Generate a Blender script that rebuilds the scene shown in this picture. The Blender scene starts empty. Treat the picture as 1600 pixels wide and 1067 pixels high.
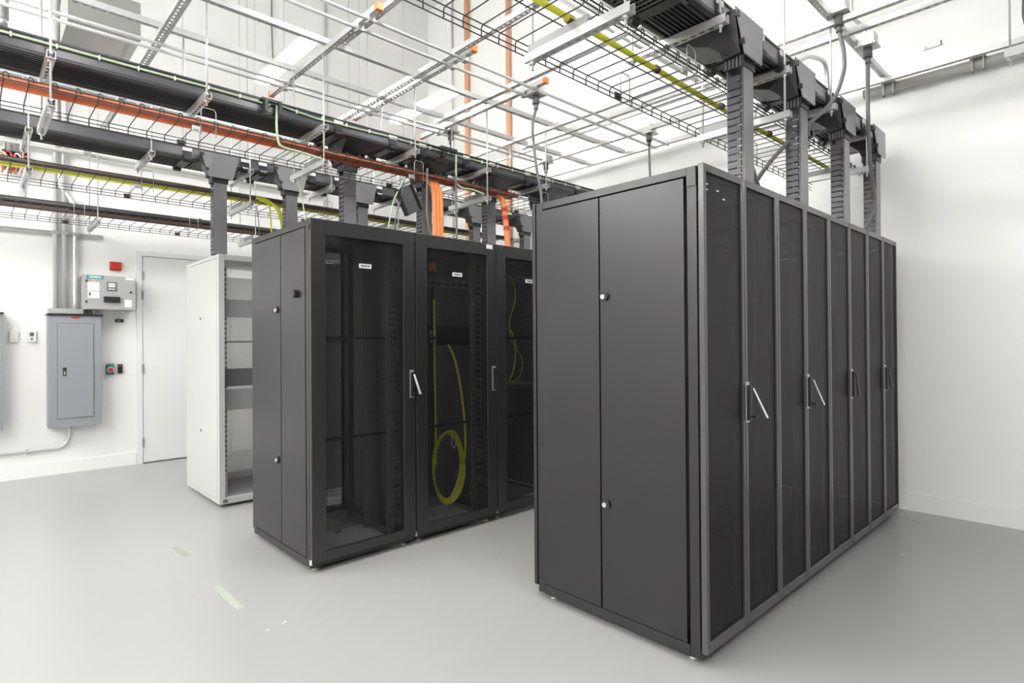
import bpy, bmesh, math, random
from mathutils import Vector, Matrix
random.seed(7)
C = bpy.context.scene.collection
SC = bpy.context.scene
R = math.radians

# ------------------------------------------------------------------ camera
cam = bpy.data.cameras.new('camera'); co = bpy.data.objects.new('camera', cam); C.objects.link(co)
SC.camera = co
cam.sensor_width = 36.0; cam.lens = 902.99 / 1600 * 36; cam.shift_y = -6.92 / 1600
cam.clip_start = 0.05; cam.clip_end = 100
F = Vector((0.6874660, 0.7261934, 0.0057941)); RT = Vector((0.7262156, -0.6874306, -0.0070735))
UP = Vector((0.0011537, -0.0090705, 0.9999582))
co.matrix_world = Matrix(((RT.x, UP.x, -F.x, -2.38464), (RT.y, UP.y, -F.y, -1.27490), (RT.z, UP.z, -F.z, 1.47223), (0, 0, 0, 1)))

# ------------------------------------------------------------------ world and exposure
w = bpy.data.worlds.new('world'); SC.world = w; w.use_nodes = True
w.node_tree.nodes['Background'].inputs[0].default_value = (1.0, 0.995, 0.985, 1)
w.node_tree.nodes['Background'].inputs[1].default_value = 0.12
SC.view_settings.view_transform = 'Standard'; SC.view_settings.look = 'None'
SC.view_settings.exposure = 1.07; SC.view_settings.gamma = 1.0
SC.view_settings.use_curve_mapping = False
LAMP = 34.0

# ------------------------------------------------------------------ materials
MATS = {}
def mat(name, col, rough=0.5, metal=0.0, spec=0.5, noise=0.0, nscale=8.0, bump=0.0, bscale=200.0, emit=0.0, rnoise=0.0):
    m = bpy.data.materials.new(name); m.use_nodes = True
    nt = m.node_tree; b = nt.nodes['Principled BSDF']
    b.inputs['Base Color'].default_value = (*col, 1); b.inputs['Roughness'].default_value = rough
    b.inputs['Metallic'].default_value = metal; b.inputs['Specular IOR Level'].default_value = spec
    if noise or bump or rnoise:
        tc = nt.nodes.new('ShaderNodeTexCoord')
    if noise or rnoise:
        n = nt.nodes.new('ShaderNodeTexNoise'); n.inputs['Scale'].default_value = nscale; n.inputs['Detail'].default_value = 5
        nt.links.new(tc.outputs['Object'], n.inputs['Vector'])
    if noise:
        r = nt.nodes.new('ShaderNodeMapRange'); r.inputs[3].default_value = 1 - noise; r.inputs[4].default_value = 1 + noise
        nt.links.new(n.outputs['Fac'], r.inputs[0])
        mx = nt.nodes.new('ShaderNodeVectorMath'); mx.operation = 'SCALE'; mx.inputs[0].default_value = col
        nt.links.new(r.outputs[0], mx.inputs['Scale']); nt.links.new(mx.outputs[0], b.inputs['Base Color'])
    if rnoise:
        r2 = nt.nodes.new('ShaderNodeMapRange'); r2.inputs[3].default_value = rough - rnoise; r2.inputs[4].default_value = rough + rnoise
        nt.links.new(n.outputs['Fac'], r2.inputs[0]); nt.links.new(r2.outputs[0], b.inputs['Roughness'])
    if bump:
        n2 = nt.nodes.new('ShaderNodeTexNoise'); n2.inputs['Scale'].default_value = bscale
        nt.links.new(tc.outputs['Object'], n2.inputs['Vector'])
        bp = nt.nodes.new('ShaderNodeBump'); bp.inputs['Strength'].default_value = bump; bp.inputs['Distance'].default_value = 0.002
        nt.links.new(n2.outputs['Fac'], bp.inputs['Height']); nt.links.new(bp.outputs[0], b.inputs['Normal'])
    if emit:
        b.inputs['Emission Color'].default_value = (*col, 1); b.inputs['Emission Strength'].default_value = emit
    MATS[name] = m
    return m
def mesh_mat(name, col, open_fac, scale=160.0):
    """perforated sheet: fine round holes that let light and sight through"""
    m = mat(name, col, 0.42)
    nt = m.node_tree; b = nt.nodes['Principled BSDF']; out = nt.nodes['Material Output']
    t = nt.nodes.new('ShaderNodeBsdfTransparent'); mx = nt.nodes.new('ShaderNodeMixShader')
    tc = nt.nodes.new('ShaderNodeTexCoord'); v = nt.nodes.new('ShaderNodeTexVoronoi'); v.inputs['Scale'].default_value = scale
    v.inputs['Randomness'].default_value = 0.0; v.voronoi_dimensions = '2D'
    sx = nt.nodes.new('ShaderNodeSeparateXYZ'); cx = nt.nodes.new('ShaderNodeCombineXYZ'); nt.links.new(tc.outputs['Object'], sx.inputs[0])
    nt.links.new(sx.outputs[0], cx.inputs[0]); nt.links.new(sx.outputs[2], cx.inputs[1]); nt.links.new(cx.outputs[0], v.inputs['Vector'])
    r = nt.nodes.new('ShaderNodeMapRange'); r.inputs[1].default_value = 0.36; r.inputs[2].default_value = 0.48
    r.inputs[3].default_value = min(1.0, open_fac * 1.6); r.inputs[4].default_value = open_fac * 0.25
    nt.links.new(v.outputs['Distance'], r.inputs[0]); nt.links.new(r.outputs[0], mx.inputs[0])
    nt.links.new(b.outputs[0], mx.inputs[1]); nt.links.new(t.outputs[0], mx.inputs[2]); nt.links.new(mx.outputs[0], out.inputs[0])
    return m

M_floor = mat('epoxy_floor', (0.375, 0.375, 0.37), 0.30, noise=0.05, nscale=0.7, rnoise=0.06)
M_wall = mat('white_wall_paint', (0.84, 0.84, 0.825), 0.55, noise=0.012, nscale=1.5, bump=0.05)
M_wallr = mat('satin_wall_paint', (0.88, 0.88, 0.865), 0.38, noise=0.012, nscale=1.2)
M_ceil = mat('ceiling_paint', (0.80, 0.80, 0.79), 0.8)
M_door = mat('white_door_paint', (0.76, 0.76, 0.75), 0.4)
M_black = mat('black_powder_coat', (0.007, 0.007, 0.0072), 0.33, spec=0.72, bump=0.04, bscale=600)
M_frame = mat('dark_door_frame_enamel', (0.055, 0.055, 0.054), 0.22, spec=0.85)
M_framel = mat('black_door_frame_enamel', (0.022, 0.022, 0.023), 0.33, spec=0.7)
M_blackin = mat('black_interior_steel', (0.022, 0.022, 0.024), 0.5)
M_greyin = mat('dark_grey_steel', (0.13, 0.13, 0.135), 0.45)
M_mesh = mesh_mat('black_perforated_steel', (0.010, 0.010, 0.0105), 0.74)
M_meshr = mat('black_fine_perforated_steel', (0.012, 0.012, 0.012), 0.42, spec=0.4)
def sieve(m, fac):
    nt = m.node_tree; t = nt.nodes.new('ShaderNodeBsdfTransparent'); mx = nt.nodes.new('ShaderNodeMixShader'); mx.inputs[0].default_value = fac
    nt.links.new(nt.nodes['Principled BSDF'].outputs[0], mx.inputs[1]); nt.links.new(t.outputs[0], mx.inputs[2]); nt.links.new(mx.outputs[0], nt.nodes['Material Output'].inputs[0])
sieve(M_meshr, 0.36)
M_white = mat('white_powder_coat', (0.52, 0.52, 0.505), 0.4)
M_wmesh = mesh_mat('white_perforated_steel', (0.82, 0.82, 0.81), 0.55, 90.0)
M_boxgrey = mat('light_grey_enamel', (0.40, 0.40, 0.40), 0.4)
M_grey = mat('grey_enamel', (0.28, 0.295, 0.32), 0.4)
M_midgrey = mat('mid_grey_panel', (0.30, 0.30, 0.30), 0.5)
M_galv = mat('galvanised_steel', (0.57, 0.57, 0.565), 0.36, metal=0.55, noise=0.10, nscale=30)
M_sheet = mat('sheet_metal', (0.55, 0.55, 0.52), 0.25, metal=0.95, noise=0.05, nscale=12)
M_rod = mat('zinc_rod', (0.70, 0.70, 0.69), 0.35, metal=0.5)
M_chrome = mat('chrome', (0.75, 0.75, 0.74), 0.18, metal=1.0)
M_emt = mat('steel_conduit', (0.70, 0.70, 0.70), 0.32, metal=0.6)
M_duct = mat('dark_grey_duct_plastic', (0.085, 0.085, 0.095), 0.26)
M_ductlit = mat('sheen_lightened_duct_plastic', (0.20, 0.20, 0.21), 0.2, spec=0.7)  # duct plastic lightened, grazing reflection put into the base colour
M_ductb = mat('black_duct_plastic', (0.022, 0.022, 0.024), 0.38)
M_wire = mat('dark_wire_steel', (0.055, 0.055, 0.055), 0.4, metal=0.3)
M_wirel = mat('zinc_wire_steel', (0.45, 0.45, 0.44), 0.4, metal=0.5)
M_orange = mat('orange_jacket', (0.66, 0.16, 0.06), 0.45)
M_orangel = mat('orange_cable_jacket', (0.86, 0.29, 0.10), 0.45)
M_cap = mat('orange_end_cap', (0.85, 0.22, 0.06), 0.5)
M_yellow = mat('yellow_jacket', (0.64, 0.65, 0.045), 0.4)
M_brown = mat('dark_cable_jacket', (0.06, 0.045, 0.03), 0.5)
M_copper = mat('copper_jacket', (0.17, 0.07, 0.04), 0.5)
M_blackcab = mat('black_cable_jacket', (0.02, 0.02, 0.02), 0.5)
M_green = mat('green_wire_jacket', (0.50, 0.66, 0.43), 0.5)
M_greyc = mat('grey_cord_jacket', (0.15, 0.15, 0.15), 0.45)
M_plastw = mat('white_plastic', (0.80, 0.80, 0.78), 0.4)
M_plastb = mat('black_plastic', (0.018, 0.018, 0.018), 0.4)
M_red = mat('red_enamel', (0.50, 0.035, 0.025), 0.4)
M_teal = mat('teal_label', (0.035, 0.30, 0.34), 0.5)
M_tealb = mat('green_plastic', (0.02, 0.13, 0.11), 0.5)
M_paper = mat('white_label', (0.80, 0.80, 0.78), 0.6)
M_screen = mat('lcd_screen', (0.62, 0.64, 0.62), 0.3)
M_tape = mat('green_tape', (0.40, 0.45, 0.37), 0.7, noise=0.25, nscale=40)
M_tape2 = mat('grey_green_tape', (0.36, 0.38, 0.31), 0.7, noise=0.25, nscale=40)
M_lamp = mat('lamp_diffuser', (1.0, 0.99, 0.97), 0.4, emit=LAMP)
M_lampd = mat('dimmed_lamp_diffuser', (1.0, 0.99, 0.97), 0.4, emit=LAMP * 0.5)
M_beige = mat('beige_pipe_paint', (0.46, 0.46, 0.42), 0.4)
M_orpipe = mat('orange_pipe_paint', (0.80, 0.42, 0.24), 0.45)
M_seam = mat('joint_filler', (0.30, 0.30, 0.29), 0.7)

# ------------------------------------------------------------------ mesh helpers
class MB:
    def __init__(s): s.v = []; s.f = []
    def box(s, x0, x1, y0, y1, z0, z1):
        if x0 > x1: x0, x1 = x1, x0
        if y0 > y1: y0, y1 = y1, y0
        if z0 > z1: z0, z1 = z1, z0
        n = len(s.v)
        s.v += [(x0,y0,z0),(x1,y0,z0),(x1,y1,z0),(x0,y1,z0),(x0,y0,z1),(x1,y0,z1),(x1,y1,z1),(x0,y1,z1)]
        s.f += [tuple(n+i for i in q) for q in ((0,3,2,1),(4,5,6,7),(0,1,5,4),(1,2,6,5),(2,3,7,6),(3,0,4,7))]
        return s
    def obox(s, c, hx, hy, hz, m):
        n = len(s.v); c = Vector(c)
        for z in (-hz, hz):
            for x, y in ((-hx,-hy),(hx,-hy),(hx,hy),(-hx,hy)):
                s.v.append(tuple(c + m @ Vector((x, y, z))))
        s.f += [tuple(n+i for i in q) for q in ((0,3,2,1),(4,5,6,7),(0,1,5,4),(1,2,6,5),(2,3,7,6),(3,0,4,7))]
        return s
    def loft(s, a, b):
        """closed solid between two equal polygons of 3-D points"""
        n = len(s.v); k = len(a); s.v += [tuple(p) for p in a] + [tuple(p) for p in b]
        s.f.append(tuple(range(n + k - 1, n - 1, -1))); s.f.append(tuple(range(n + k, n + 2 * k)))
        for i in range(k):
            j = (i + 1) % k; s.f.append((n+i, n+j, n+k+j, n+k+i))
        return s
    def tube(s, pts, r, n=8):
        pts = [Vector(p) for p in pts]; base = len(s.v); prev = None
        for i, p in enumerate(pts):
            d = (pts[min(i+1, len(pts)-1)] - pts[max(i-1, 0)]).normalized()
            if prev is None:
                a = Vector((0, 0, 1)) if abs(d.z) < 0.9 else Vector((1, 0, 0))
                u = d.cross(a).normalized()
            else:
                u = (prev - d * prev.dot(d)).normalized()
            prev = u; v = d.cross(u)
            for k in range(n):
                t = 2 * math.pi * (k + 0.5) / n
                s.v.append(tuple(p + (u * math.cos(t) + v * math.sin(t)) * r))
        for i in range(len(pts) - 1):
            for k in range(n):
                k2 = (k + 1) % n
                s.f.append((base+i*n+k, base+i*n+k2, base+(i+1)*n+k2, base+(i+1)*n+k))
        s.f.append(tuple(base + k for k in range(n - 1, -1, -1)))
        e = base + (len(pts) - 1) * n; s.f.append(tuple(e + k for k in range(n)))
        return s
    def cyl(s, p0, p1, r, n=16): return s.tube([p0, p1], r, n)
ORG = {}
def smooth_path(pts, sub=6):
    P = [Vector(p) for p in pts]; out = []
    for i in range(len(P) - 1):
        p0 = P[max(i-1, 0)]; p1 = P[i]; p2 = P[i+1]; p3 = P[min(i+2, len(P)-1)]
        for k in range(sub):
            t = k / sub
            out.append(0.5 * ((2*p1) + (p2-p0)*t + (2*p0-5*p1+4*p2-p3)*t*t + (3*p1-p0-3*p2+p3)*t**3))
    out.append(P[-1]); return out
def to_mesh(mb, name, material, org=(0, 0, 0), smooth=False):
    me = bpy.data.meshes.new(name)
    me.from_pydata([(v[0]-org[0], v[1]-org[1], v[2]-org[2]) for v in mb.v], [], mb.f)
    bm = bmesh.new(); bm.from_mesh(me); bmesh.ops.recalc_face_normals(bm, faces=bm.faces); bm.to_mesh(me); bm.free()
    me.materials.append(material)
    if smooth:
        for p in me.polygons: p.use_smooth = len(p.vertices) == 4
    return me
def part(name, mb, material, parent, smooth=False, label=None, bevel=0.0, kind=None):
    org = ORG[parent.name]
    o = bpy.data.objects.new(name, to_mesh(mb, name, material, org, smooth)); C.objects.link(o)
    o.parent = parent; ORG[o.name] = org
    if label: o['label'] = label
    if kind: o['kind'] = kind
    if bevel:
        b = o.modifiers.new('bevel', 'BEVEL'); b.width = bevel; b.segments = 2; b.limit_method = 'ANGLE'
    return o
def pieces(name, mb, material, parent, offsets, smooth=False):
    """the same small piece at many offsets; mesh data shared"""
    org = Vector(ORG[parent.name]); me = to_mesh(mb, name, material, (0, 0, 0), smooth)
    for off in offsets:
        o = bpy.data.objects.new(name, me); C.objects.link(o); o.parent = parent; o.location = Vector(off) - org
        ORG[o.name] = tuple(org)
def thing(name, loc, label, cat, group=None):
    o = bpy.data.objects.new(name, None); C.objects.link(o); o.location = loc; o.empty_display_size = 0.05
    ORG[o.name] = tuple(loc); o['label'] = label; o['category'] = cat
    if group: o['group'] = group
    return o
def solo(name, mb, material, label, cat, group=None, smooth=False, bevel=0.0):
    xs = [v[0] for v in mb.v]; ys = [v[1] for v in mb.v]; zs = [v[2] for v in mb.v]
    org = ((min(xs)+max(xs))/2, (min(ys)+max(ys))/2, min(zs))
    o = bpy.data.objects.new(name, to_mesh(mb, name, material, org, smooth)); C.objects.link(o); o.location = org
    ORG[o.name] = org; o['label'] = label; o['category'] = cat
    if group: o['group'] = group
    if bevel:
        b = o.modifiers.new('bevel', 'BEVEL'); b.width = bevel; b.segments = 2; b.limit_method = 'ANGLE'
    return o
def struct(name, mb, material, parent=None):
    org = ORG[parent.name] if parent else (0, 0, 0)
    o = bpy.data.objects.new(name, to_mesh(mb, name, material, org)); C.objects.link(o); ORG[o.name] = org
    if parent: o.parent = parent
    else: o['kind'] = 'structure'
    return o
def text(name, s, size, loc, material, parent, rot=(math.pi/2, 0, 0), ext=0.0006, bold=0.0):
    cu = bpy.data.curves.new(name, 'FONT'); cu.body = s; cu.size = size; cu.extrude = ext; cu.align_x = 'CENTER'; cu.align_y = 'CENTER'; cu.offset = bold
    t = bpy.data.objects.new('tmp', cu); C.objects.link(t)
    bpy.context.view_layer.update()
    me = bpy.data.meshes.new_from_object(t.evaluated_get(bpy.context.evaluated_depsgraph_get()))
    bpy.data.objects.remove(t); bpy.data.curves.remove(cu)
    me.materials.clear(); me.materials.append(material)
    o = bpy.data.objects.new(name, me); C.objects.link(o); o.parent = parent; ORG[o.name] = ORG[parent.name]
    o.location = Vector(loc) - Vector(ORG[parent.name]); o.rotation_euler = rot
    return o

ORD = ['first', 'second', 'third', 'fourth', 'fifth', 'sixth', 'seventh', 'eighth', 'ninth', 'tenth']

# ------------------------------------------------------------------ room shell
XW, YW, ZC = 3.474, 7.0, 7.2
fl = struct('floor', MB().box(-8, XW + .2, -6, YW + .2, -0.1, 0), M_floor)
part('floor_crack', MB().tube([(3.47, .035, -.0015), (3.3, .03, -.0015), (3.16, -.0, -.0015), (3.13, -.2, -.0015)], .003, 6), M_seam, fl)
wl = struct('wall_left', MB().box(-8, XW + .2, YW, YW + .2, 0, ZC), M_wall)
wr = struct('wall_right', MB().box(XW, XW + .2, -6, YW, 0, ZC), M_wallr)
struct('wall_front', MB().box(-8.2, -8, -6, YW + .2, 0, ZC), M_wall)
struct('ceiling', MB().box(-8, XW + .2, -6, YW + .2, ZC, ZC + .1), M_ceil)
# tall sheet panels on the upper left wall, joints left open between them
xs = [-8, -3.2, -1.6, -.35, .446, .956, 2.146, 2.964, 3.446]
for a, b in zip(xs, xs[1:]):
    part('wall_panel', MB().box(a + .004, b - .004, YW - .012, YW, 3.75, ZC), M_wall, wl)
struct('baseboard_left', MB().box(-8, -.875, YW - .012, YW, 0, .147).box(.18, XW, YW - .012, YW, 0, .147), M_wall)
struct('baseboard_right', MB().box(XW - .012, XW, -6, YW - .012, 0, .152), M_wallr)
# door
d = struct('door_1', MB().box(-.800, .13, YW - .022, YW - .002, .012, 2.535), M_door)
part('door_frame', MB().box(-.862, -.806, YW - .03, YW, 0, 2.60).box(.136, .19, YW - .03, YW, 0, 2.60).box(-.806, .136, YW - .03, YW, 2.541, 2.60), M_door, d)
part('threshold', MB().box(-.806, .136, YW - .06, YW, 0.0, .006), M_greyin, d)
for z in (2.296, 2.056, 1.158, .257):
    part('hinge', MB().cyl((-.803, YW - .034, z - .055), (-.803, YW - .034, z + .055), .010, 10), M_midgrey, d)

# ------------------------------------------------------------------ lamps
n = 0
lamp_lab = {(0, 0): 'bright linear ceiling lamp left of centre above the struts',
            (1, 0): 'bright linear ceiling lamp further right above the struts',
            (1, 1): 'bright linear ceiling lamp behind the near wire tray at the top edge'}
for i, x in enumerate((-.10, 1.53, -3.36, -5.0, -6.6, -1.73)):  # unseen lamps left and behind are added for fill and side panel gradient
    for j, (y0, y1) in enumerate(((3.75, 4.98), (.2, 1.57), (-3.3, -2.1))):
        if (x, y0) == (-1.73, 3.75) or (x > 1 and j == 2) or (x == -3.36 and j >= 1): continue
        if x < -3: y0 -= .5; y1 += .5  # added left lamps stretched to brighten the tops of the side panels
        t = thing('linear_lamp', (x, (y0 + y1) / 2, 4.2), lamp_lab.get((i, j), 'added linear ceiling lamp out of view, %s row from the right wall, %s along it' % (ORD[(1, 0, 3, 4, 5, 2)[i]], ('far end', 'middle', 'near end')[j])), 'lamp', 'linear ceiling lamps')
        part('diffuser', MB().box(x - .07, x + .07, y0, y1, 4.17 if x < -3 else 4.203, 4.235), M_lampd if (x, j) == (1.53, 1) else M_lamp, t, bevel=.01)
        part('housing', MB().box(x - .06, x + .06, y0 + .01, y1 - .01, 4.235, 4.27), M_plastw, t)
        part('suspension_wire', MB().cyl((x, y0 + .15, 4.27), (x, y0 + .15, ZC), .0025, 6), M_rod, t)
        part('suspension_wire', MB().cyl((x, y1 - .15, 4.27), (x, y1 - .15, ZC), .0025, 6), M_rod, t)

# ------------------------------------------------------------------ cabinets: near (right) row
H = 2.26
def lock(parent, x, y, z):
    lk = part('lock', MB().cyl((x - .012, y, z), (x + .002, y, z), .025, 20), M_plastb, parent, True)
    part('lock_barrel', MB().cyl((x - .016, y + .004, z - .003), (x, y + .004, z - .003), .012, 14), M_chrome, lk, True, label='small chrome barrel in the black lock')
def frame_mb(x0, x1, y0, y1, post=.045):
    m = MB()
    for xa in (x0, x1 - post):
        for ya in (y0, y1 - .05):
            m.box(xa, xa + post, ya, ya + .05, .035, H - .005)
    for za, zb in ((.035, .085), (H - .045, H - .005)):
        m.box(x0 + post, x1 - post, y0, y0 + .04, za, zb).box(x0 + post, x1 - post, y1 - .04, y1, za, zb)
        m.box(x0, x0 + .04, y0 + .05, y1 - .05, za, zb).box(x1 - .04, x1, y0 + .05, y1 - .05, za, zb)
    return m
def feet(t, x0, x1, y0, y1):
    for x in (x0 + .06, x1 - .06):
        for y in (y0 + .05, y1 - .06):
            part('levelling_foot', MB().cyl((x, y, 0), (x, y, .012), .022, 12).cyl((x, y, .012), (x, y, .04), .007, 8), M_rod, t, True)
def handle_swung(dr, x, z, y, sgn, op):
    """recessed base plate, black body, lever hinged at the top, op = how far the lower end stands out"""
    part('handle_plate', MB().box(x - .017, x + .017, y, y + sgn * .004, z - .1, z + .1), M_galv, dr, label='grey steel handle plate')
    part('handle_body', MB().box(x - .014, x + .014, y + sgn * .004, y + sgn * .022, z - .09, z + .085), M_plastb, dr, bevel=.004)
    lv = MB(); a = (x, y + sgn * .028, z + .07); b = (x + .004, y + sgn * (.034 + op), z - .085 + op * .25)
    lv.loft([(x-.008, a[1]-.004, a[2]), (x+.008, a[1]-.004, a[2]), (x+.008, a[1]+.004, a[2]), (x-.008, a[1]+.004, a[2])],
            [(x-.010, b[1]-.005, b[2]), (x+.010, b[1]-.005, b[2]), (x+.010, b[1]+.005, b[2]), (x-.010, b[1]+.005, b[2])])
    part('handle_lever', lv, M_chrome if op > .02 else M_plastb, dr, label='chrome lever swung out' if op > .02 else None)
    if op > .02:
        part('handle_pin', MB().cyl((x, y, z - .07), (x, y + sgn * .05, z - .07), .008, 10), M_plastb, dr)
where = ['nearest the camera, showing its side panels', 'second from the front, its lever swung open', 'third from front, lever shut', 'furthest back, beside the right wall, lever shut']
for i in range(4):
    x0 = .8 * i; x1 = x0 + .794
    t = thing('server_cabinet', (x0 + .4, .53, 0), 'tall black cabinet of the right-hand row, ' + where[i], 'cabinet', 'right row of cabinets with double perforated doors')
    part('frame', frame_mb(x0 + .004, x1, .036, 1.04), M_black, t, bevel=.003)
    rp = part('roof_panel', MB().box(x0 + .05, x1 - .05, .09, .99, H - .02, H - .004), M_black, t)
    part('cable_opening', MB().box(x0 + .50, x0 + .74, .10, .32, H - .004, H - .001), M_ductb, rp)
    part('base_panel', MB().box(x0 + .05, x1 - .05, .09, .99, .06, .07), M_blackin, t)
    part('rear_door', MB().box(x0 + .004, x1, 1.048, 1.074, .068, H), M_black, t, bevel=.003)
    for xx in (x0 + .1, x1 - .16):
        part('mounting_rail', MB().box(xx, xx + .05, .16, .18, .09, H - .05), M_greyin, t)
    if i == 0:
        for a, b in ((.096, .577), (.585, .985)):
            sp = part('side_panel', MB().box(x0 - .004, x0 + .004, a, b, .093, 2.207), M_black, t, bevel=.002)
            if a < .3:
                lock(sp, x0 - .004, .547, 1.695); lock(sp, x0 - .004, .547, .632)
        part('corner_plate', MB().box(x0 - .002, x0 + .004, .037, .082, 2.165, 2.252), M_black, t)
    elif i == 3:
        part('side_panel', MB().box(x1, x1 + .008, .096, .985, .093, 2.207), M_black, t)
    feet(t, x0, x1, .05, 1.03)
    for k, (a, b) in enumerate(((x0 + .002, x0 + .396), (x0 + .402, x1 + .0))):
        fm = MB().box(a, a + .026, .0, .028, .068, H).box(b - .020, b, .0, .028, .068, H)
        fm.box(a + .026, b - .020, .0, .028, H - .036, H).box(a + .026, b - .020, .0, .028, .068, .118)
        dr = part('door', fm, M_frame, t, bevel=.003)
        part('perforated_sheet', MB().box(a + .028, b - .020, .010, .012, .120, H - .038), M_meshr, dr)
        if k == 1: handle_swung(dr, a + .014, 1.16, .0, -1, (.062, .052, .012, .012)[i])
        hx = a + .010 if k == 0 else b - .010
        if (i, k) == (0, 0):
            for q, (xq, zq) in enumerate(((.035, 2.17), (.035, 2.145), (.14, 2.155), (.20, 2.125))):
                part('scuff_mark', MB().box(xq, xq + .022, .0092, .0100, zq, zq + .006), M_paper, dr, label='small white scuff near the top')
        for z in (.075, 2.2):
            part('hinge', MB().cyl((hx, .020, z), (hx, .020, z + .035), .009, 10), M_plastw if (z < 1 or i == 0) else M_black, dr, True, label='small bright hinge pin')
# the scuffed patch and bottom sheet corner seen through the first door
# ------------------------------------------------------------------ cabinets: far (left) row
def yellow_loop(t):
    for k in range(5):
        dx = .008 * k; cx, cz = .398 + .004 * k, .47
        pts = []
        for j in range(41):
            a = 2 * math.pi * j / 40
            pts.append((cx + (.155 - dx * .8) * math.cos(a), 2.40 + .012 * k + .01 * math.sin(3 * a + k), cz + (.29 - dx) * math.sin(a)))
        part('coiled_cable', MB().tube(pts, .0075, 6), M_yellow, t, True)
lab_l = ['black cabinet at the front of the left row, single perforated door, nearly empty inside',
         'black cabinet in the middle of the left row with yellow cable coiled behind its door',
         'black cabinet of the left row half hidden behind the right-hand row']
YL = 2.247
for i in range(3):
    x0 = -.8 + .79 * i; x1 = x0 + .782
    t = thing('server_cabinet', (x0 + .39, 2.77, 0), lab_l[i], 'cabinet', 'left row of cabinets with single perforated doors')
    part('frame', frame_mb(x0, x1, YL + .026, 3.25), M_black, t, bevel=.003)
    part('roof_panel', MB().box(x0 + .05, x1 - .05, YL + .08, 3.2, H - .02, H - .004), M_black, t)
    part('base_panel', MB().box(x0 + .05, x1 - .05, YL + .25, 3.2, .06, .07), M_greyin, t)
    rdr = part('rear_door', MB().box(x0 + .004, x0 + .06, 3.256, 3.28, .068, H).box(x1 - .06, x1, 3.256, 3.28, .068, H).box(x0 + .06, x1 - .06, 3.256, 3.28, .068, .15).box(x0 + .06, x1 - .06, 3.256, 3.28, H - .1, H), M_black, t)
    part('rear_perforated_sheet', MB().box(x0 + .055, x1 - .055, 3.267, 3.269, .145, H - .095), M_mesh, rdr)
    feet(t, x0, x1, YL + .03, 3.25)
    if i == 0:
        for a, b in ((2.322, 2.708), (2.716, 3.22)):
            sp = part('side_panel', MB().box(x0 - .004, x0 + .004, a, b, .093, 2.207), M_black, t, bevel=.002)
            if a > 2.5: lock(sp, x0 - .004, 2.772, 1.697); lock(sp, x0 - .004, 2.772, .654)
            else: part('knob', MB().cyl((x0 - .03, 2.45, 1.788), (x0, 2.45, 1.788), .028, 8), M_plastb, sp, label='round black knob on the side panel')
    else:
        part('side_panel', MB().box(x0 - .002, x0 + .002, 2.322, 3.22, .088, 2.222), M_blackin, t)
    part('far_side_panel', MB().box(x1 - .004, x1, 2.33, 3.22, .088, 2.222), M_greyin, t)
    a, b = x0 + .002, x1
    fm = MB().box(a, a + .10, YL, YL + .03, .068, H).box(b - .095, b, YL, YL + .03, .068, H)
    fm.box(a + .10, b - .095, YL, YL + .03, H - .10, H).box(a + .10, b - .095, YL, YL + .03, .068, .128)
    dr = part('door', fm, M_framel, t, bevel=.004)
    part('perforated_sheet', MB().box(a + .098, b - .093, YL + .012, YL + .014, .125, H - .095), M_mesh, dr)
    if i == 0 or i == 1 or i == 2: handle_swung(dr, x1 - .03, 1.165, YL, -1, (.07, .02, .08)[i])
    bg = part('badge', MB().box(x0 + .345, x0 + .435, YL + .006, YL + .012, 1.968, 1.998), M_paper, dr, label='small white name badge')
    text('badge_lettering', 'PANDUIT', .017, (x0 + .39, YL + .0055, 1.983), M_plastb, dr, bold=.0006)
    for z in (.07, 2.2):
        part('hinge', MB().cyl((a, YL + .016, z - .01), (a, YL + .016, z + .02), .009, 10), M_plastw if z < 1 else M_black, dr, True)
    # inside
    for k, xx in enumerate((x0 + .10, x0 + .63)):
        part('mounting_rail', MB().box(xx, xx + .04, YL + .14, YL + .16, .09, H - .06).box(xx + (.04 if k else -.02), xx + (.06 if k else 0), YL + .14, YL + .20, .09, H - .06), M_greyin, t)
    for k, xx in enumerate((x0 + .12, x0 + .62)):
        part('rear_mounting_rail', MB().box(xx, xx + .05, 2.95, 2.97, .09, H - .06), M_greyin, t)
    pieces('cable_finger', MB().box(0, .075, 0, .006, 0, .018).box(.06, .075, 0, .006, -.02, .0), M_greyin, t, [(x0 + .655, YL + .125, .16 + .045 * k) for k in range(43)])
    pieces('rail_bracket', MB().box(0, .05, 0, .004, 0, .02), M_greyin, t, [(x0 + .25, YL + .19, .16 + .045 * k) for k in range(43)] if i == 0 else [])
    for z in (.80, 1.487):
        part('cross_bar', MB().box(x0 + .05, x1 - .05, YL + .16, YL + .18, z, z + .02), M_blackin, t)
    if i == 0:
        part('centre_post', MB().box(x0 + .56, x0 + .68, 2.60, 2.61, .09, 2.15), M_greyin, t)
        part('side_post', MB().box(x0 + .18, x0 + .29, 2.42, 2.43, .42, 2.0), M_greyin, t)
        for z0, z1 in ((.365, .475), (2.005, 2.075)):  # added pale plates imitate the bright view through to the white cabinet
            part('gap_view_plate', MB().box(x0 + .185, x0 + .29, 2.415, 2.42, z0, z1), M_wmesh, t, label='pale plate standing in for a bright view through a gap')
        part('base_tray', MB().box(x0 + .12, x0 + .60, YL + .05, 2.7, .085, .09), M_midgrey, t)
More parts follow.
